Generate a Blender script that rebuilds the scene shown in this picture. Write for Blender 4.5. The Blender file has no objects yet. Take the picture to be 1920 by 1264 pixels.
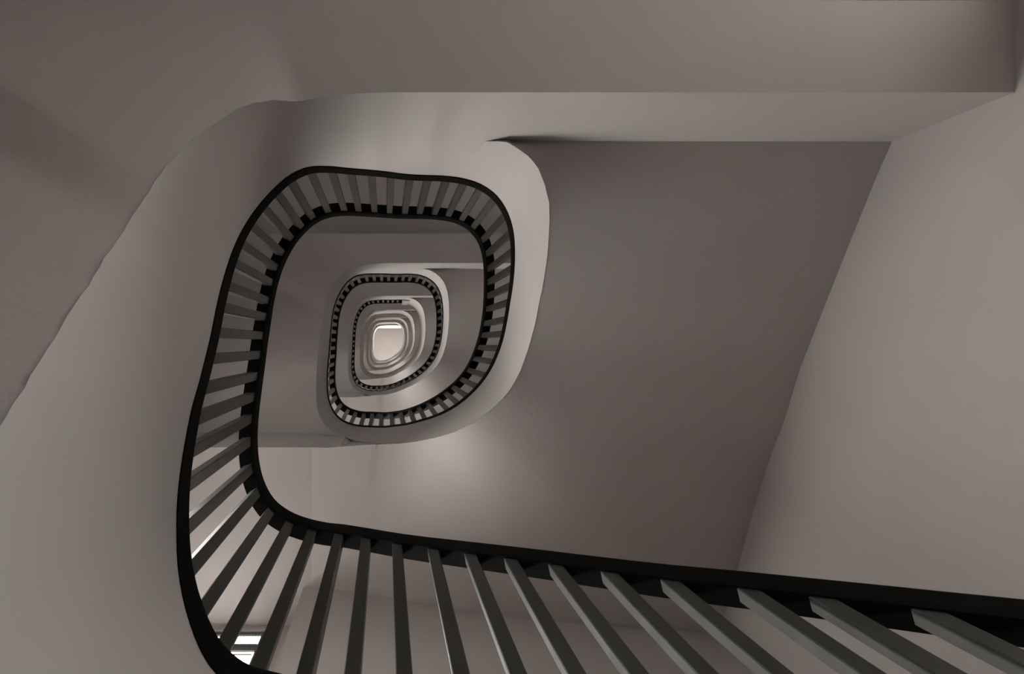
import bpy, bmesh, math
from mathutils import Vector

# ------------------------------------------------------------------ camera, world, exposure
# plan unit: one "p" = U metres; storey height H metres.  World X = right, Y = towards the window side, Z up.
FPX = 900.0                     # focal length in pixels of the 1920 wide frame
H = 3.6
U = H / FPX
EYE = 1.5                       # camera height above the ground floor
scene = bpy.context.scene
cam_d = bpy.data.cameras.new('camera')
cam_d.sensor_width = 36.0
cam_d.lens = 36.0 * FPX / 1920.0
cam_d.shift_x = (960 - 724) / 1920.0
cam_d.shift_y = (645 - 632) / 1920.0
cam_d.clip_start = 0.02
cam = bpy.data.objects.new('camera', cam_d)
cam.location = (0, 0, EYE)
cam.rotation_euler = (math.pi, 0, 0)        # looking straight up the well
scene.collection.objects.link(cam)
scene.camera = cam
world = bpy.data.worlds.new('world')
scene.world = world
world.use_nodes = True
wn = world.node_tree
bg = wn.nodes['Background']
SKY = 35.0                      # overcast sky above, darker ground below the horizon
tcw = wn.nodes.new('ShaderNodeTexCoord')
sep = wn.nodes.new('ShaderNodeSeparateXYZ')
rmp = wn.nodes.new('ShaderNodeValToRGB')
mr = wn.nodes.new('ShaderNodeMapRange')
mr.inputs['From Min'].default_value = -1.0
wn.links.new(tcw.outputs['Generated'], sep.inputs[0])
wn.links.new(sep.outputs['Z'], mr.inputs['Value'])
wn.links.new(mr.outputs['Result'], rmp.inputs['Fac'])
rmp.color_ramp.elements[0].position = 0.485; rmp.color_ramp.elements[0].color = (0.13, 0.125, 0.121, 1)
rmp.color_ramp.elements[1].position = 0.52; rmp.color_ramp.elements[1].color = (1.0, 0.97, 0.95, 1)
wn.links.new(rmp.outputs['Color'], bg.inputs['Color'])
bg.inputs['Strength'].default_value = SKY
scene.view_settings.view_transform = 'Standard'
scene.view_settings.look = 'None'
scene.view_settings.gamma = 1.0
scene.view_settings.exposure = 0.0
scene.cycles.max_bounces = 14
scene.cycles.diffuse_bounces = 10
scene.cycles.sample_clamp_indirect = 4.0


# traced plan and heights of the spiral, every 6 degrees
R = [192.9, 189.5, 186.4, 183.1, 179.3, 175.5, 171.9, 169.4, 167.8, 167.5, 168.5, 170.7, 174.8, 180.0, 186.0, 193.3, 200.2, 206.8, 213.8, 219.0, 222.3, 221.5, 215.3, 205.1, 193.1, 181.8, 172.6, 165.5, 160.5, 157.9, 157.2, 157.9, 160.2, 164.4, 170.7, 178.5, 187.4, 196.9, 207.0, 216.7, 224.8, 228.8, 228.0, 225.4, 223.7, 223.4, 225.4, 230.5, 238.3, 246.3, 252.3, 254.5, 252.0, 244.4, 233.7, 223.3, 214.4, 207.1, 201.3, 196.7]
ZH = [0.151, 0.167, 0.181, 0.193, 0.205, 0.217, 0.232, 0.246, 0.263, 0.284, 0.309, 0.339, 0.376, 0.418, 0.467, 0.517, 0.566, 0.6, 0.611, 0.616, 0.619, 0.623, 0.633, 0.644, 0.654, 0.664, 0.675, 0.685, 0.694, 0.704, 0.714, 0.724, 0.734, 0.744, 0.758, 0.773, 0.789, 0.806, 0.825, 0.846, 0.866, 0.888, 0.909, 0.927, 0.941, 0.951, 0.96, 0.967, 0.974, 0.976, 0.973, 0.975, 0.988, 1.012, 1.039, 1.062, 1.08, 1.097, 1.115, 1.133]
ZS = [-0.112, -0.099, -0.088, -0.077, -0.068, -0.059, -0.05, -0.038, -0.021, 0.004, 0.035, 0.071, 0.109, 0.15, 0.193, 0.232, 0.268, 0.294, 0.31, 0.319, 0.332, 0.351, 0.37, 0.387, 0.399, 0.41, 0.421, 0.432, 0.446, 0.459, 0.472, 0.482, 0.491, 0.502, 0.516, 0.531, 0.547, 0.565, 0.584, 0.602, 0.616, 0.63, 0.65, 0.668, 0.68, 0.69, 0.702, 0.711, 0.717, 0.721, 0.724, 0.731, 0.745, 0.762, 0.782, 0.803, 0.825, 0.847, 0.863, 0.876]
ZF = [-0.282, -0.275, -0.27, -0.266, -0.26, -0.251, -0.241, -0.228, -0.211, -0.188, -0.159, -0.126, -0.088, -0.049, -0.009, 0.03, 0.067, 0.102, 0.129, 0.148, 0.156, 0.16, 0.167, 0.178, 0.193, 0.204, 0.209, 0.211, 0.218, 0.235, 0.251, 0.267, 0.284, 0.301, 0.32, 0.338, 0.355, 0.373, 0.394, 0.416, 0.435, 0.45, 0.46, 0.467, 0.472, 0.475, 0.477, 0.475, 0.475, 0.496, 0.536, 0.571, 0.585, 0.599, 0.619, 0.64, 0.659, 0.679, 0.695, 0.707]
BA = [86.9, 96.0, 104.2, 111.8, 118.4, 124.5, 130.5, 136.7, 143.8, 150.4, 157.7, 165.7, 175.0, 183.9, 192.9, 200.6, 208.7, 215.3, 221.8, 228.6, 234.6, 240.1, 246.4, 252.5, 258.3, 265.0, 271.6, 278.4, 284.7, 290.7, 296.1, 301.4, 306.7, 312.6, 317.8, 323.2, 328.4, 334.3, 340.6, 348.0, 354.6, 361.9, 369.2, 377.3, 384.8, 392.5, 399.4, 406.9, 415.1, 422.9, 430.7, 438.5, 446.2, 454.1, 461.3, 467.7, 474.1, 479.9, 486.2, 492.6, 498.1, 504.6, 510.7, 518.4, 526.5, 535.4, 544.3, 553.5, 561.5, 568.6, 575.7, 581.9, 587.9, 594.7, 600.9, 606.8, 613.3, 619.6, 626.0, 632.3, 638.8, 645.0, 650.4, 656.1, 661.3, 666.6, 671.8, 677.1, 681.8, 687.8, 693.8, 700.2, 707.1, 713.9, 721.2, 728.6, 736.4, 744.4, 752.1, 759.6, 767.4, 775.4, 784.2, 792.2, 800.0, 808.2, 815.4, 822.3, 829.1, 835.1, 841.3, 847.4, 852.4, 858.3, 864.7, 871.4, 878.9, 887.4, 896.5, 904.3, 914.9, 922.6, 929.6, 936.3, 942.6, 949.4, 955.5, 961.0, 967.1, 972.7, 979.3, 986.0, 992.6, 999.1, 1005.6, 1013.6]

# ------------------------------------------------------------------ materials (all procedural)
def new_mat(name):
    m = bpy.data.materials.new(name)
    m.use_nodes = True
    return m, m.node_tree, m.node_tree.nodes['Principled BSDF']

def plaster_mat(name, col, rough, bump_scale, bump_strength, mottling=0.05):
    m, nt, b = new_mat(name)
    tc = nt.nodes.new('ShaderNodeTexCoord')
    n1 = nt.nodes.new('ShaderNodeTexNoise'); n1.inputs['Scale'].default_value = 1.3; n1.inputs['Detail'].default_value = 4
    n2 = nt.nodes.new('ShaderNodeTexNoise'); n2.inputs['Scale'].default_value = bump_scale; n2.inputs['Detail'].default_value = 6
    n3 = nt.nodes.new('ShaderNodeTexNoise'); n3.inputs['Scale'].default_value = bump_scale * 0.12; n3.inputs['Detail'].default_value = 3
    for n in (n1, n2, n3):
        nt.links.new(tc.outputs['Object'], n.inputs['Vector'])
    r = nt.nodes.new('ShaderNodeValToRGB')
    r.color_ramp.elements[0].position = 0.3; r.color_ramp.elements[1].position = 0.7
    r.color_ramp.elements[0].color = tuple(c * (1 - mottling) for c in col) + (1,)
    r.color_ramp.elements[1].color = tuple(c * (1 + mottling) for c in col) + (1,)
    nt.links.new(n1.outputs['Fac'], r.inputs['Fac'])
    nt.links.new(r.outputs['Color'], b.inputs['Base Color'])
    mix = nt.nodes.new('ShaderNodeMath'); mix.operation = 'MULTIPLY_ADD'; mix.inputs[1].default_value = 0.6
    nt.links.new(n2.outputs['Fac'], mix.inputs[0]); nt.links.new(n3.outputs['Fac'], mix.inputs[2])
    bp = nt.nodes.new('ShaderNodeBump'); bp.inputs['Strength'].default_value = bump_strength; bp.inputs['Distance'].default_value = 0.01
    nt.links.new(mix.outputs[0], bp.inputs['Height'])
    nt.links.new(bp.outputs['Normal'], b.inputs['Normal'])
    b.inputs['Roughness'].default_value = rough
    b.inputs['Specular IOR Level'].default_value = 0.25
    return m

COL = (0.445, 0.410, 0.394)
M_PLASTER = plaster_mat('painted_plaster', COL, 0.8, 60, 0.10)
M_WALL = plaster_mat('rough_wall_plaster', COL, 0.8, 45, 0.22)
M_STEP = plaster_mat('stone_steps', (0.10, 0.095, 0.09), 0.5, 30, 0.1, 0.12)
M_FLOOR = plaster_mat('stone_floor', (0.10, 0.095, 0.09), 0.5, 30, 0.1, 0.12)

def metal_mat(name, col, rough, spec=0.12):
    m, nt, b = new_mat(name)
    tc = nt.nodes.new('ShaderNodeTexCoord')
    n = nt.nodes.new('ShaderNodeTexNoise'); n.inputs['Scale'].default_value = 14; n.inputs['Detail'].default_value = 5
    nt.links.new(tc.outputs['Object'], n.inputs['Vector'])
    r = nt.nodes.new('ShaderNodeMapRange')
    r.inputs['To Min'].default_value = rough - 0.08; r.inputs['To Max'].default_value = rough + 0.1
    nt.links.new(n.outputs['Fac'], r.inputs['Value']); nt.links.new(r.outputs['Result'], b.inputs['Roughness'])
    rc = nt.nodes.new('ShaderNodeValToRGB')
    rc.color_ramp.elements[0].color = tuple(c * 0.75 for c in col) + (1,)
    rc.color_ramp.elements[1].color = tuple(c * 1.25 for c in col) + (1,)
    nt.links.new(n.outputs['Fac'], rc.inputs['Fac']); nt.links.new(rc.outputs['Color'], b.inputs['Base Color'])
    bp = nt.nodes.new('ShaderNodeBump'); bp.inputs['Strength'].default_value = 0.12; bp.inputs['Distance'].default_value = 0.004
    nt.links.new(n.outputs['Fac'], bp.inputs['Height']); nt.links.new(bp.outputs['Normal'], b.inputs['Normal'])
    b.inputs['Specular IOR Level'].default_value = spec
    return m
M_RAIL = metal_mat('black_painted_handrail', (0.005, 0.005, 0.0045), 0.65, 0.04)
M_BAR = metal_mat('dark_painted_steel', (0.026, 0.026, 0.024), 0.34, 0.75)
M_FRAME = metal_mat('grey_window_frame', (0.13, 0.125, 0.12), 0.5)

def pane_mat():
    m = bpy.data.materials.new('window_glass')
    m.use_nodes = True
    nt = m.node_tree
    nt.nodes.clear()
    out = nt.nodes.new('ShaderNodeOutputMaterial')
    tr = nt.nodes.new('ShaderNodeBsdfTransparent'); tr.inputs['Color'].default_value = (0.93, 0.94, 0.93, 1)
    gl = nt.nodes.new('ShaderNodeBsdfGlossy'); gl.inputs['Roughness'].default_value = 0.05
    lw = nt.nodes.new('ShaderNodeLayerWeight'); lw.inputs['Blend'].default_value = 0.5
    fr = nt.nodes.new('ShaderNodeMath'); fr.operation = 'POWER'; fr.inputs[1].default_value = 5.0
    nt.links.new(lw.outputs['Facing'], fr.inputs[0])
    mx = nt.nodes.new('ShaderNodeMixShader')
    nt.links.new(fr.outputs[0], mx.inputs[0]); nt.links.new(tr.outputs[0], mx.inputs[1]); nt.links.new(gl.outputs[0], mx.inputs[2])
    nt.links.new(mx.outputs[0], out.inputs['Surface'])
    return m
M_GLASS = pane_mat()

# ------------------------------------------------------------------ helpers
def W(x, y, z):                 # plan units (x, y), storeys (z) -> metres
    return Vector((x * U, y * U, z * H + EYE))

def link(o, parent=None):
    scene.collection.objects.link(o)
    if parent is not None:
        o.parent = parent
    return o

def obj(name, bm, mat, parent=None):
    me = bpy.data.meshes.new(name)
    bm.normal_update()
    bm.to_mesh(me); bm.free()
    me.materials.append(mat)
    return link(bpy.data.objects.new(name, me), parent)

def struct(name, bm, mat, parent=None):
    o = obj(name, bm, mat, parent)
    if parent is None:
        o['kind'] = 'structure'
    return o

def thing(name, label, cat, loc=(0, 0, 0), group=None):
    o = bpy.data.objects.new(name, None)
    o.empty_display_size = 0.2
    link(o)
    o.location = loc
    o['label'] = label; o['category'] = cat
    if group:
        o['group'] = group
    return o

def box(bm, x0, x1, y0, y1, z0, z1):
    v = [bm.verts.new(W(x, y, z)) for z in (z0, z1) for y in (y0, y1) for x in (x0, x1)]
    for f in ((0, 2, 3, 1), (4, 5, 7, 6), (0, 1, 5, 4), (2, 6, 7, 3), (0, 4, 6, 2), (1, 3, 7, 5)):
        bm.faces.new([v[i] for i in f])

def cubic(tab, u, step):        # periodic Catmull-Rom lookup; z tables gain 1 per turn
    n = len(tab)
    i = math.floor(u); f = u - i
    def g(j):
        return tab[j % n] + (step if step else 0) * math.floor(j / n)
    a, b, c, d = g(i - 1), g(i), g(i + 1), g(i + 2)
    return b + 0.5 * f * (c - a + f * (2 * a - 5 * b + 4 * c - d + f * (3 * (b - c) + d - a)))

def r_at(p):
    return cubic(R, p / 6.0, 0)
def zh_at(p):
    return cubic(ZH, p / 6.0, 1)
def zs_at(p):
    return cubic(ZS, p / 6.0, 1)
STEP_AT = 294.0
def zf_at(p):                   # underside edge of the stair, seen from the well (hand-trowelled, so a little uneven)
    if 246 < p % 360 < 300:
        return zf_clean(p)
    return zf_clean(p) - .0006 * (2 + math.sin(p * 1.7) + math.sin(p * 0.61 + 1))

def zf_clean(p):
    k = math.floor(p / 360.0); t = p - 360 * k
    if 250 < t < STEP_AT:
        return k + 0.4735
    if STEP_AT <= t < 309:
        if t < 300:
            return k + abs(r_at(t) * math.sin(math.radians(t))) / 380
        return k + 0.575 + (t - 300) / 9.0 * 0.003
    if 240 < t <= 250:
        a = (t - 240) / 10.0
        return (1 - a) * (k + 0.435) + a * (k + 0.4735)
    return cubic(ZF, p / 6.0, 1)
def xy_at(p, off=0.0):
    t = math.radians(p)
    r = r_at(p)
    x, y = r * math.cos(t), r * math.sin(t)
    if off:
        e = 0.5
        a, b = math.radians(p - e), math.radians(p + e)
        ra, rb = r_at(p - e), r_at(p + e)
        dx = rb * math.cos(b) - ra * math.cos(a); dy = rb * math.sin(b) - ra * math.sin(a)
        L = math.hypot(dx, dy)
        x += off * dy / L; y += -off * dx / L
    return x, y

def sweep(bm, sections, closed_section=True):
    """sections: list of lists of world points, same length each; smooth along, crisp across"""
    rings = [[bm.verts.new(p) for p in s] for s in sections]
    n = len(rings[0])
    for a, b in zip(rings[:-1], rings[1:]):
        for i in range(n if closed_section else n - 1):
            j = (i + 1) % n
            f = bm.faces.new((a[i], a[j], b[j], b[i])); f.smooth = True
            for e in f.edges:
                if (e.verts[0] in (a[i], b[i])) and (e.verts[1] in (a[i], b[i])):
                    e.smooth = False
                if (e.verts[0] in (a[j], b[j])) and (e.verts[1] in (a[j], b[j])):
                    e.smooth = False
    if closed_section:
        for f in (bm.faces.new(rings[0][::-1]), bm.faces.new(rings[-1])):
            for e in f.edges:
                e.smooth = False
    bmesh.ops.recalc_face_normals(bm, faces=bm.faces)

def frange(a, b, step):
    n = max(1, round((b - a) / step))
    return [a + (b - a) * i / n for i in range(n + 1)]

def table(t, x):
    for (x0, y0), (x1, y1) in zip(t[:-1], t[1:]):
        if x0 <= x <= x1:
            return y0 + (y1 - y0) * (x - x0) / (x1 - x0)
    return t[0][1] if x < t[0][0] else t[-1][1]

# ------------------------------------------------------------------ plan of the stairwell
XR, XL, YB, YA, YT, YTB, YC = 558.0, -450.0, 485.0, 561.0, -223.5, -305.0, -640.0
XB, YL = -149.0, 206.0          # corner of the half landing
XALC = -165.0
FLOOR = -EYE / H
TOP = 7.75
RIGHT_Z = [(-223.5, .588), (-192, .606), (-118, .644), (33, .719), (109, .748), (176, .780), (261, .813), (351, .845), (485, .892)]
BOT_Z = [(-149, 1.062), (-65, 1.044), (95, .989), (159, .965), (249, .943), (330, .925), (422, .912), (558, .892)]
LINE_Z = [(-149, 1.062), (-118, 1.055), (-50, 1.036), (-20, 1.024), (20, .995)]
LINE_Y = [(-149, 206), (-118, 205.7), (-50, 196.8), (-20, 193), (20, 187)]
A_Z = [(-305, .4735), (-221, .4735), (-214, .464), (-206, .448), (-192, .432), (-174, .413), (-152, .394), (-131, .373), (-110, .355), (-89, .338), (-69, .320),
       (-51, .301), (-33, .284), (-16, .267), (0, .251), (16, .235), (33, .220), (51, .212), (70, .209), (91, .204), (114, .195), (138, .180), (161, .168), (206, .163)]

# ------------------------------------------------------------------ room shell
bm = bmesh.new(); box(bm, XL - 25, XR + 25, YC - 25, YA + 25, FLOOR - .08, FLOOR); struct('floor', bm, M_FLOOR)
bm = bmesh.new(); box(bm, XL - 25, XR + 25, YC - 25, YA + 25, TOP, TOP + .08); struct('ceiling', bm, M_PLASTER)
# right wall; unseen glazed door in the ground corridor, added to light the lowest turn
EY0, EY1, EZ0, EZ1 = -575.0, -320.0, -.24, .42
bm = bmesh.new()
box(bm, XR, XR + 25, -223, YB + 25, FLOOR, TOP)
CY0, CY1 = -575.0, -490.0       # unseen windows at the right end, added to light the upper corridors
added_cwins = [(k + .02, k + .40) for k in range(1, 7)]
box(bm, XR, XR + 25, YC - 25, CY0, EZ1, TOP)
box(bm, XR, XR + 25, CY1, -223, EZ1, TOP)
zz = EZ1
for a, b in added_cwins:
    box(bm, XR, XR + 25, CY0, CY1, zz, a); zz = b
box(bm, XR, XR + 25, CY0, CY1, zz, TOP)
box(bm, XR, XR + 25, YC - 25, EY0, FLOOR, EZ1)
box(bm, XR, XR + 25, EY1, -223, FLOOR, EZ1)
struct('wall_right', bm, M_WALL)
for q, (a, b) in enumerate(added_cwins):
    f = bmesh.new()
    ym = (CY0 + CY1) / 2
    for y in (CY0, ym - 3, CY1 - 6):
        box(f, XR + 8, XR + 16, y, y + 6, a, b)
    for z in (a, b - .02):
        box(f, XR + 8, XR + 16, CY0 + 6, ym - 3, z, z + .02)
        box(f, XR + 8, XR + 16, ym + 3, CY1 - 6, z, z + .02)
    w = struct('window_%d' % (15 + q), f, M_FRAME)  # out of view, added as a daylight source for the corridor
    f = bmesh.new(); box(f, XR + 11, XR + 13, CY0 + 4, CY1 - 4, a + .01, b - .01)
    obj('pane', f, M_GLASS, w)
bm = bmesh.new()
em = (EY0 + EY1) / 2
for y in (EY0, em - 4, EY1 - 8):
    box(bm, XR + 6, XR + 16, y, y + 8, FLOOR, EZ1)
for z in (EZ0, .14, EZ1 - .02):
    box(bm, XR + 6, XR + 16, EY0 + 8, em - 4, z, z + .02)
    box(bm, XR + 6, XR + 16, em + 4, EY1 - 8, z, z + .02)
box(bm, XR + 8, XR + 14, EY0 + 8, em - 4, FLOOR, EZ0)
box(bm, XR + 8, XR + 14, em + 4, EY1 - 8, FLOOR, EZ0)
dd = struct('added_door_1', bm, M_FRAME)
bm = bmesh.new(); box(bm, XR + 10, XR + 12, EY0 + 8, EY1 - 8, EZ0 + .01, EZ1 - .01)
obj('pane', bm, M_GLASS, dd)
# left wall; unseen window per storey, added to throw daylight on the right wall
SW = (20.0, 150.0)
added_swins = [(k + .45, k + 1.0) for k in range(6)]
bm = bmesh.new()
zz = FLOOR
SWY = [130, 150, 170, 200, 200, 200]
for (a, b), y1 in zip(added_swins, SWY):
    box(bm, XL - 25, XL, SW[0], 200, zz, a); zz = b
    if y1 < 200:
        box(bm, XL - 25, XL, y1, 200, a, b)
box(bm, XL - 25, XL, SW[0], 200, zz, TOP)
box(bm, XL - 25, XL, YC, SW[0], FLOOR, TOP); box(bm, XL - 25, XL, 200, YA + 25, FLOOR, TOP)
struct('wall_left', bm, M_WALL)
for q, (a, b) in enumerate(added_swins):
    f = bmesh.new()
    SW = (SW[0], SWY[q])
    ym = (SW[0] + SW[1]) / 2
    for y in (SW[0], ym - 3, SW[1] - 6):
        box(f, XL - 16, XL - 8, y, y + 6, a, b)
    for z in (a, b - .02):
        box(f, XL - 16, XL - 8, SW[0] + 6, ym - 3, z, z + .02)
        box(f, XL - 16, XL - 8, ym + 3, SW[1] - 6, z, z + .02)
    w = struct('window_%d' % (9 + q), f, M_FRAME)  # added light opening, hidden from the camera
    f = bmesh.new(); box(f, XL - 13, XL - 11, SW[0] + 4, SW[1] - 4, a + .01, b - .01)
    obj('pane', f, M_GLASS, w)
bm = bmesh.new(); box(bm, XL - 25, XR, YC - 25, YC, FLOOR, TOP); struct('wall_back', bm, M_WALL)
AW = (-130.0, 530.0, 6.8, 7.68)  # unseen wide attic window, added to brighten the top ceiling
bm = bmesh.new()
box(bm, XALC, XR, YB, YB + 25, FLOOR, AW[2]); box(bm, XALC, XR, YB, YB + 25, AW[3], TOP)
box(bm, XALC, AW[0], YB, YB + 25, AW[2], AW[3]); box(bm, AW[1], XR, YB, YB + 25, AW[2], AW[3])
struct('wall_front', bm, M_WALL)
bm = bmesh.new()
for i in range(6):
    x = AW[0] + (AW[1] - AW[0] - 8) * i / 5
    box(bm, x, x + 8, YB + 8, YB + 18, AW[2], AW[3])
    if i < 5:
        for z in (AW[2], AW[3] - .02):
            box(bm, x + 8, x + (AW[1] - AW[0] - 8) / 5, YB + 8, YB + 18, z, z + .02)
aw = struct('window_8', bm, M_FRAME)
bm = bmesh.new(); box(bm, AW[0] + 4, AW[1] - 4, YB + 12, YB + 14, AW[2] + .01, AW[3] - .01)
obj('pane', bm, M_GLASS, aw)
# window bay: return wall and the wall with the openings
WX0, WX1 = -425.0, -237.0
wins = [(k + .24, k + 1.046) for k in range(6)] + [(6.2, 7.68)]
WT = 8.0                       # the wall of the bay is thin
bm = bmesh.new()
box(bm, XALC, XALC + 20, YB + 25, YA + WT, FLOOR, TOP)
box(bm, WX1, XALC, YA, YA + WT, FLOOR, TOP)
box(bm, XL, WX0, YA, YA + WT, FLOOR, TOP)
zz = FLOOR
for a, b in wins:
    box(bm, WX0, WX1, YA, YA + WT, zz, a); zz = b
box(bm, WX0, WX1, YA, YA + WT, zz, TOP)
struct('wall_window_bay', bm, M_WALL)
bm = bmesh.new(); box(bm, XL, XR, YT - 20, YT, 6.60, TOP); struct('wall_attic', bm, M_PLASTER)

for k in range(7):
    # corridor slab of each storey, behind the landing beam
    bm = bmesh.new(); box(bm, XL, XR, YC, YTB, k + .583, k + .622)
    struct('ceiling_corridor', bm, M_PLASTER)

# ------------------------------------------------------------------ windows
for k, (a, b) in enumerate(wins):
    t = thing('window_%d' % (k + 1), '', 'window', W((WX0 + WX1) / 2, YA, a))
    del t['label']; del t['category']
    t['kind'] = 'structure'
    inv = t.location.copy()
    def wobj(name, bm, mat, par, loc=inv):
        for v in bm.verts:
            v.co -= loc
        return obj(name, bm, mat, par)
    f = bmesh.new()
    y0, y1 = YA + 4.0, YA + 8
    box(f, WX0, WX1, y0, y1, b - .010, b)            # head
    box(f, WX0, WX1, y0, y1, a, a + .02)             # foot
    box(f, WX0, WX0 + 5, y0, y1, a + .02, b - .010)
    box(f, WX1 - 5, WX1, y0, y1, a + .02, b - .010)
    fr = wobj('window_frame', f, M_FRAME, t)
    tb, tt = b - .064, b - .043
    f = bmesh.new()
    box(f, WX0 + 5, WX1 - 5, y0 - 1, y1 - 1, tb, tb + .005)
    box(f, WX0 + 5, WX1 - 5, y0 + .5, y1 - 1, tb + .005, tt - .005)
    box(f, WX0 + 5, WX1 - 5, y0 - 1, y1 - 1, tt - .005, tt)
    wobj('transom', f, M_FRAME, t)
    f = bmesh.new()
    n = 32                                           # reeded top light
    for i in range(n):
        x = WX0 + 5 + (WX1 - WX0 - 10) * i / n
        box(f, x, x + .7, y0 + .6, y0 + 1.4, tt, b - .010)
    wobj('glazing_bar', f, M_FRAME, t)
    f = bmesh.new()
    for zz in (tb - .012,):
        box(f, WX0 + 8, WX1 - 8, y0 + .3, y0 + 1.3, zz, zz + .003)
    for x in (WX1 - 9, WX0 + 8):
        box(f, x, x + 1, y0 + .3, y0 + 1.3, a + .02, tb - .012)
    wobj('sash_bead', f, M_FRAME, t)
    f = bmesh.new(); box(f, WX0 + 5, WX1 - 5, y0 + 1.6, y0 + 2.2, a + .02, b - .010)
    wobj('pane', f, M_GLASS, t)

def portal(loc, rot, sx, sy):
    d = bpy.data.lights.new('window_portal', 'AREA')
    d.shape = 'RECTANGLE'; d.size = sx; d.size_y = sy
    d.cycles.is_portal = True
    o = bpy.data.objects.new('window_portal', d)
    o.location = loc; o.rotation_euler = rot
    link(o)
for a, b in wins:
    portal(W((WX0 + WX1) / 2, YA + 8.5, (a + b) / 2), (-math.pi / 2, 0, 0), (WX1 - WX0) * U, (b - a) * H)
for (a, b), y1 in zip(added_swins, SWY):
    SW = (SW[0], y1)
    portal(W(XL - 24, (SW[0] + SW[1]) / 2, (a + b) / 2), (0, -math.pi / 2, 0), (b - a) * H, (SW[1] - SW[0]) * U)
portal(W((AW[0] + AW[1]) / 2, YB + 24, (AW[2] + AW[3]) / 2), (-math.pi / 2, 0, 0), (AW[1] - AW[0]) * U, (AW[3] - AW[2]) * H)
for a, b in added_cwins:
    portal(W(XR + 24, (CY0 + CY1) / 2, (a + b) / 2), (0, math.pi / 2, 0), (b - a) * H, (CY1 - CY0) * U)
portal(W(XR + 20, (EY0 + EY1) / 2, (EZ0 + EZ1) / 2), (0, math.pi / 2, 0), (EZ1 - EZ0) * H, (EY1 - EY0) * U)

# ------------------------------------------------------------------ staircase, storey by storey
WORD = ['lowest', 'second', 'third', 'fourth', 'fifth', 'sixth', 'topmost']
LAB = ['lowest turn of the plastered staircase, framing the biggest stretch of black railing',
       'second turn of the plastered staircase, around the middle-sized loop of black railing',
       'third turn of the plastered staircase, where the railing ends at a small post',
       'fourth plastered stair turn, first one bounded by solid parapet alone',
       'fifth plastered stair turn, the thin pale ring between fourth and sixth',
       'sixth plastered stair turn, thin bright ring just below the top one',
       'topmost plastered stair turn, the small white ring framing the bright ceiling']

END_RAIL = 1013.6               # where the railing stops at the newel post
END_STAIR = 2435.0

def ray_rect(p, x0, x1, y0, y1):
    t = math.radians(p); c, s = math.cos(t), math.sin(t)
    best = 1e9
    if c > 1e-9: best = min(best, x1 / c)
    if c < -1e-9: best = min(best, x0 / c)
    if s > 1e-9: best = min(best, y1 / s)
    if s < -1e-9: best = min(best, y0 / s)
    return best * c, best * s

def soffit_patch(bm, rows, nt=10):
    """rows: [(inner (x,y,z), outer (x,y,z))]"""
    grid = []
    for a, b in rows:
        grid.append([bm.verts.new(W(*[a[i] + (b[i] - a[i]) * j / nt for i in range(3)])) for j in range(nt + 1)])
    for g0, g1 in zip(grid[:-1], grid[1:]):
        for j in range(nt):
            f = bm.faces.new((g0[j], g0[j + 1], g1[j + 1], g1[j])); f.smooth = True

def wedge_steps(bm, rows, per):
    """stepped top of the flight: closed treads standing just above the soffit"""
    nt = 8
    rows = [(tuple(a[i] + (b[i] - a[i]) * 8 / max(30, math.dist(a[:2], b[:2])) for i in range(3)), b) for a, b in rows]
    for i in range(0, len(rows) - 1, per):
        grp = rows[i:min(i + per, len(rows) - 1) + 1]
        zt = max(max(a[2], b[2]) for a, b in grp) + .035
        P = lambda a, b, j, z: W(a[0] + (b[0] - a[0]) * j / nt, a[1] + (b[1] - a[1]) * j / nt, z)
        lo = [[bm.verts.new(P(a, b, j, a[2] + (b[2] - a[2]) * j / nt + .012)) for j in range(nt + 1)] for a, b in grp]
        hi = [[bm.verts.new(P(a, b, j, zt)) for j in range(nt + 1)] for a, b in grp]
        m = len(grp) - 1
        for q in range(m):
            for j in range(nt):
                bm.faces.new((lo[q][j], lo[q][j + 1], lo[q + 1][j + 1], lo[q + 1][j]))
                bm.faces.new((hi[q][j], hi[q + 1][j], hi[q + 1][j + 1], hi[q][j + 1]))
            for j in (0, nt):
                bm.faces.new((lo[q][j], lo[q + 1][j], hi[q + 1][j], hi[q][j]))
        for q in (0, m):
            for j in range(nt):
                bm.faces.new((lo[q][j], hi[q][j], hi[q][j + 1], lo[q][j + 1]))
    bmesh.ops.recalc_face_normals(bm, faces=bm.faces)

def rows_left(k):               # left flight, from the half landing up to the storey landing
    rows = []
    brk = math.degrees(math.atan2(YL, XL)); brk2 = 360 + math.degrees(math.atan2(YTB, XL))
    for p in sorted(frange(113, 270, 2.0) + [brk, brk2]):
        x, y = xy_at(p); z = zf_clean(p + 360 * k)
        if y > YL - .5: y = YL - .5
        X, Y = ray_rect(p, XL, XR, YTB, YL)
        rows.append(((x, y, z), (X, Y, k + table(A_Z, Y))))
    return rows

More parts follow.
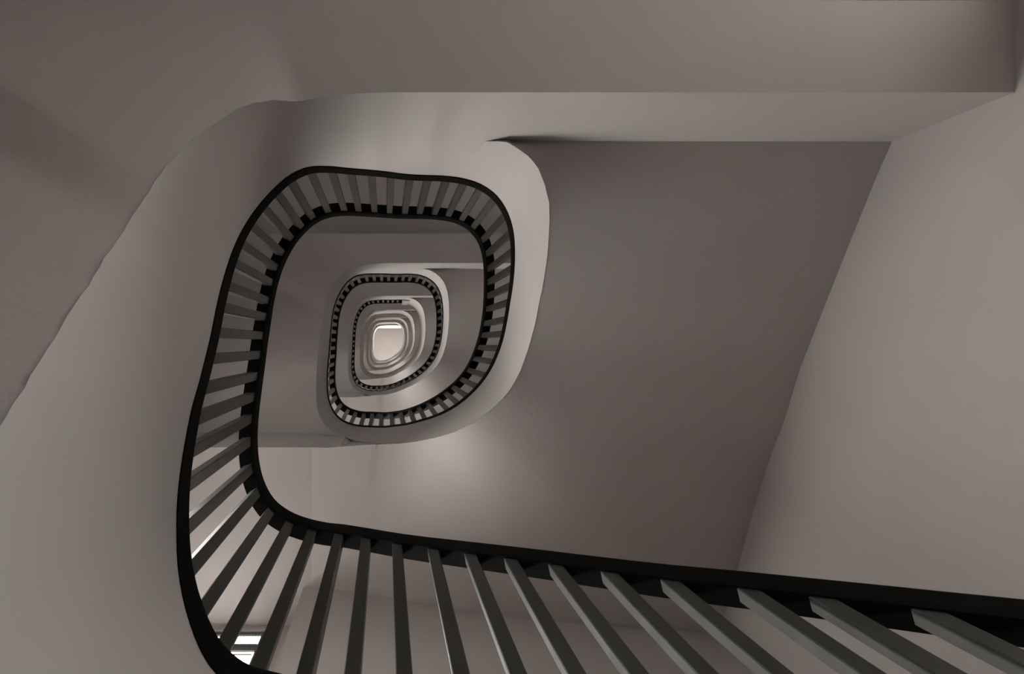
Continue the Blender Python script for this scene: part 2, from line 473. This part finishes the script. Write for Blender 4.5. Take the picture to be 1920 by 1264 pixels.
def rows_right(k):              # right flight and front flight, from the beam to the half landing
    rows = []
    corners = [360 + math.degrees(math.atan2(YT, XR)), 360 + math.degrees(math.atan2(YB, XR)), 360 + math.degrees(math.atan2(YB, XB))]
    pmax = 360 + math.degrees(math.atan2(YL, XB))
    for p in sorted(frange(299, pmax - .3, 2.0) + corners):
        q = p - 360
        x, y = xy_at(p); z = zf_clean(p + 360 * k)
        if q > 78:
            X0, Y0 = ray_rect(q, XB, XR, YT, YL)
            if True:
                a = min(1, (q - 78) / 19.0)
                zl = k + table(LINE_Z, X0)
                if X0 > XB + .01:
                    g = table(LINE_Y, X0) / YL
                    X0 *= g; Y0 *= g
                x, y, z = x + a * (X0 - x), y + a * (Y0 - y), z + a * (zl - z)
        X, Y = ray_rect(p, XB, XR, YT, YB)
        if abs(Y - YT) < .01: Z = .588
        elif abs(X - XR) < .01: Z = table(RIGHT_Z, Y)
        elif abs(Y - YB) < .01: Z = table(BOT_Z, X)
        else: Z = 1.062
        rows.append(((x, y, z), (X, Y, k + Z)))
    return rows

def fascia(bm, p0, p1, top, off=22.0, thick_top=0.0):
    secs = []
    ps = frange(p0, p1, 2.0)
    extra = []
    k0 = math.floor(p0 / 360.0)
    for k in range(k0, k0 + 3):
        s = 360 * k + STEP_AT
        if p0 < s < p1:
            extra += [s - .02, s + .02]
    for p in sorted(ps + extra):
        zb = zf_at(p) ; zt = top(p)
        i = xy_at(p); o = xy_at(p, off)
        secs.append([W(i[0], i[1], zb), W(i[0], i[1], zt), W(o[0], o[1], zt), W(o[0], o[1], zb + .03)])
    sweep(bm, secs)

for k in range(7):
    t = thing('staircase', LAB[k], 'staircase', (0, 0, 0), 'plastered stair turns stacked up the well')
    p0 = 95 + 360 * k; p1 = min(455 + 360 * k, END_STAIR)
    # the side of the stair facing the well
    bm = bmesh.new()
    if p1 <= END_RAIL:
        fascia(bm, p0, p1, lambda p: zs_at(p) + .004)
    elif p0 < END_RAIL:
        fascia(bm, p0, END_RAIL + 2, lambda p: zs_at(p) + .004)
    if p1 <= END_RAIL or p0 < END_RAIL:
        obj('stringer', bm, M_PLASTER, t)
    else:
        bm.free()
    if p1 > END_RAIL:
        q0 = max(p0, END_RAIL + 2)
        bm = bmesh.new(); fascia(bm, q0, p1, lambda p: zh_at(p) - .008)
        obj('parapet', bm, M_PLASTER, t)
        bm = bmesh.new()
        secs = []
        for p in frange(q0, p1, 2.0):
            z = zh_at(p)
            i = xy_at(p, -.6); o = xy_at(p, 23)
            secs.append([W(i[0], i[1], z - .008), W(i[0], i[1], z), W(o[0], o[1], z), W(o[0], o[1], z - .008)])
        sweep(bm, secs)
        c = obj('parapet_coping', bm, M_RAIL, t); c['label'] = 'thin black coping'
    # soffits
    bm = bmesh.new(); ra = rows_left(k); soffit_patch(bm, ra)
    obj('flight_soffit', bm, M_WALL, t)
    bm = bmesh.new(); wedge_steps(bm, ra, 6); obj('steps', bm, M_STEP, t)
    # storey landing with its edge beam
    bm = bmesh.new()
    box(bm, 0, XR, YTB, YT, k + .4735, k + .622)
    obj('landing_beam', bm, M_PLASTER, t)
    if k < 6:
        bm = bmesh.new(); rc = rows_right(k); soffit_patch(bm, rc, 14)
        obj('flight_soffit', bm, M_WALL, t)
        bm = bmesh.new(); wedge_steps(bm, rc, 6); obj('steps', bm, M_STEP, t)
        # half landing with the stepped edge up to the next flight
        bm = bmesh.new()
        box(bm, XL, XALC, YL + 9, YA, k + 1.062, k + 1.12)
        box(bm, XALC, XB, YL + 9, YB, k + 1.062, k + 1.12)
        obj('half_landing', bm, M_WALL, t)
        bm = bmesh.new()
        xs = [XL, -300, XB, -134, -118, -104, -90, -70, -50, -20]
        lz = lambda x: 1.062 if x <= XB else table(LINE_Z, x)
        ly = lambda x: YL if x <= XB else table(LINE_Y, x)
        tilt = lambda x: 12.0 if x <= XB else (12.0 * (-70 - x) / 79 if x <= -90 else ly(x) - 212)
        top = lambda x: 1.168
        lo = [bm.verts.new(W(x, ly(x), k + lz(x))) for x in xs]
        hi = [bm.verts.new(W(x, ly(x) - tilt(x), k + top(x))) for x in xs]
        lo2 = [bm.verts.new(W(x, ly(x) + 9, k + lz(x) + (0 if x <= XB else .003))) for x in xs]
        hi2 = [bm.verts.new(W(x, ly(x) + 9, k + top(x))) for x in xs]
        for i in range(len(xs) - 1):
            bm.faces.new((lo[i], lo[i + 1], hi[i + 1], hi[i]))
            bm.faces.new((lo2[i], hi2[i], hi2[i + 1], lo2[i + 1]))
            bm.faces.new((hi[i], hi[i + 1], hi2[i + 1], hi2[i]))
            bm.faces.new((lo[i], lo2[i], lo2[i + 1], lo[i + 1]))
        bmesh.ops.recalc_face_normals(bm, faces=bm.faces)
        obj('landing_edge', bm, M_PLASTER, t)

# ------------------------------------------------------------------ ground flight (under the nearest stretch of railing)
P0 = [(340, 139.3, 0.297), (320, 145.0, 0.3185), (300, 150.5, 0.3395), (280, 155.8, 0.3598), (260, 160.9, 0.3796), (240, 165.8, 0.3982), (220, 170.5, 0.4159), (200, 175.0, 0.4346), (180, 179.3, 0.4536), (160, 183.4, 0.472), (140, 187.3, 0.4899), (120, 191.0, 0.5071), (100, 194.5, 0.5233), (80, 197.8, 0.5389), (60, 200.9, 0.554), (40, 203.8, 0.5686), (20, 206.5, 0.5836), (0, 208.6, 0.5985), (-20, 208.9, 0.6093)]
P0 = [(a * .968, b * .968, c * .968) for a, b, c in P0]
ext = []
for i in range(10, 0, -1):
    ext.append((P0[0][0] + 19.4 * i, P0[0][1] - 5.6 * i, P0[0][2] - .0207 * i))
# path samples: x, y, outward normal, z of handrail, z of the stringer top
PATH = [[a, b, 0, 0, c, c - .30] for a, b, c in ext + P0]
for p in frange(103.5, END_RAIL - 1, 1.5):
    x, y = xy_at(p)
    PATH.append([x, y, 0, 0, zh_at(p), zs_at(p) - .009 * math.exp(-((p - 114) / 9.0) ** 2)])
for i in range(len(PATH)):
    a = PATH[max(0, i - 1)]; b = PATH[min(len(PATH) - 1, i + 1)]
    dx, dy = b[0] - a[0], b[1] - a[1]; L = math.hypot(dx, dy)
    PATH[i][2], PATH[i][3] = dy / L, -dx / L

NG = len(ext + P0)
t0 = thing('ground_stair', 'straight bottom flight of plastered stairs under the nearest balusters', 'staircase')
bm = bmesh.new(); secs = []
for x, y, nx, ny, zh, zs in PATH[:NG + 1]:
    zb = max(FLOOR, zs - .19)
    secs.append([W(x, y, zb), W(x, y, zs), W(x + 22 * nx, y + 22 * ny, zs), W(x + 22 * nx, y + 22 * ny, zb)])
sweep(bm, secs); obj('stringer', bm, M_PLASTER, t0)
bm = bmesh.new()
n = 14
xs = [530 - (530 + 149) * i / n for i in range(n + 1)]
for i in range(n):
    zt = FLOOR + .03 + (.12 - FLOOR - .03) * (i + 1) / n
    box(bm, xs[i + 1], xs[i], 232, YB, max(FLOOR, zt - .12), zt)
obj('steps', bm, M_STEP, t0)
bm = bmesh.new()
box(bm, XL, XALC, YL + 24, YA, .062, .12); box(bm, XALC, XB, YL + 24, YB, .062, .12)
obj('half_landing', bm, M_WALL, t0)

# ------------------------------------------------------------------ railing
rail = thing('stair_railing', 'black steel railing with square balusters winding up around the open stairwell', 'railing')
SEC = [(1.5, -.028), (.3, -.024), (0, -.016), (0, -.005), (1.5, 0), (17, 0), (18.5, -.005), (18.5, -.022), (17, -.028)]
bm = bmesh.new()
sweep(bm, [[W(x + o * nx, y + o * ny, zh + dz) for o, dz in SEC] for x, y, nx, ny, zh, zs in PATH])
o = obj('handrail', bm, M_RAIL, rail)
bm = bmesh.new()
sweep(bm, [[W(x + o_ * nx, y + o_ * ny, zs + dz) for o_, dz in ((-1.5, 0), (-1.5, .021), (-.8, .024), (15, .024), (15, 0))] for x, y, nx, ny, zh, zs in PATH])
obj('bottom_rail', bm, M_RAIL, rail)

def path_at_angle(deg):
    """point on PATH whose direction from the origin is deg (absolute degrees)"""
    best = None
    acc = None
    for i, s in enumerate(PATH):
        a = math.degrees(math.atan2(s[1], s[0]))
        if acc is None: acc = a
        else:
            while a < acc - 180: a += 360
            if a < acc - 1e-6: a = a
        if best is not None and best[0] <= deg <= a:
            f = (deg - best[0]) / max(1e-9, a - best[0])
            q = PATH[i - 1]
            return [q[j] + (s[j] - q[j]) * f for j in range(6)]
        best = (a, i); acc = a
    return PATH[-1]

HB = 5.2                         # half width of a baluster
def baluster(bm, s):
    x, y, nx, ny, zh, zs = s
    tx, ty = -ny, nx
    cx, cy = x + 8.0 * nx, y + 8.0 * ny
    slope = 0.0
    pts = []
    for z in (zs + .022, zh - .024):
        for a, b in ((-1, -1), (1, -1), (1, 1), (-1, 1)):
            for ch in (0, 1):
                pass
    c = .7
    outline = [(-HB, -HB + c), (-HB + c, -HB), (HB - c, -HB), (HB, -HB + c), (HB, HB - c), (HB - c, HB), (-HB + c, HB), (-HB, HB - c)]
    rings = []
    for z in (zs + .022, zh - .022):
        rings.append([bm.verts.new(W(cx + u * tx + v * nx, cy + u * ty + v * ny, z)) for u, v in outline])
    for i in range(8):
        j = (i + 1) % 8
        bm.faces.new((rings[0][i], rings[0][j], rings[1][j], rings[1][i]))
    bm.faces.new(rings[0][::-1]); bm.faces.new(rings[1])

samples = []
for a in (14.5, 18.0, 21.7, 25.8, 29.8, 33.7, 39.4, 45.3, 52.2, 59.7, 68.0, 77.1):
    samples.append(path_at_angle(a))
for a in BA[:-1]:
    samples.append(path_at_angle(a))
rest = bmesh.new()
for i, s in enumerate(samples):
    if i < 100:
        bm = bmesh.new(); baluster(bm, s)
        bmesh.ops.recalc_face_normals(bm, faces=bm.faces)
        obj('baluster', bm, M_BAR, rail)
    else:
        baluster(rest, s)
bmesh.ops.recalc_face_normals(rest, faces=rest.faces)
o = obj('far_balusters', rest, M_BAR, rail); o['kind'] = 'stuff'
# newel where the railing meets the parapet
bm = bmesh.new(); box(bm, 88, 117, -246, -217.5, 2.70, 3.0)
o = obj('newel_post', bm, M_PLASTER, rail); o['label'] = 'pale square end post'
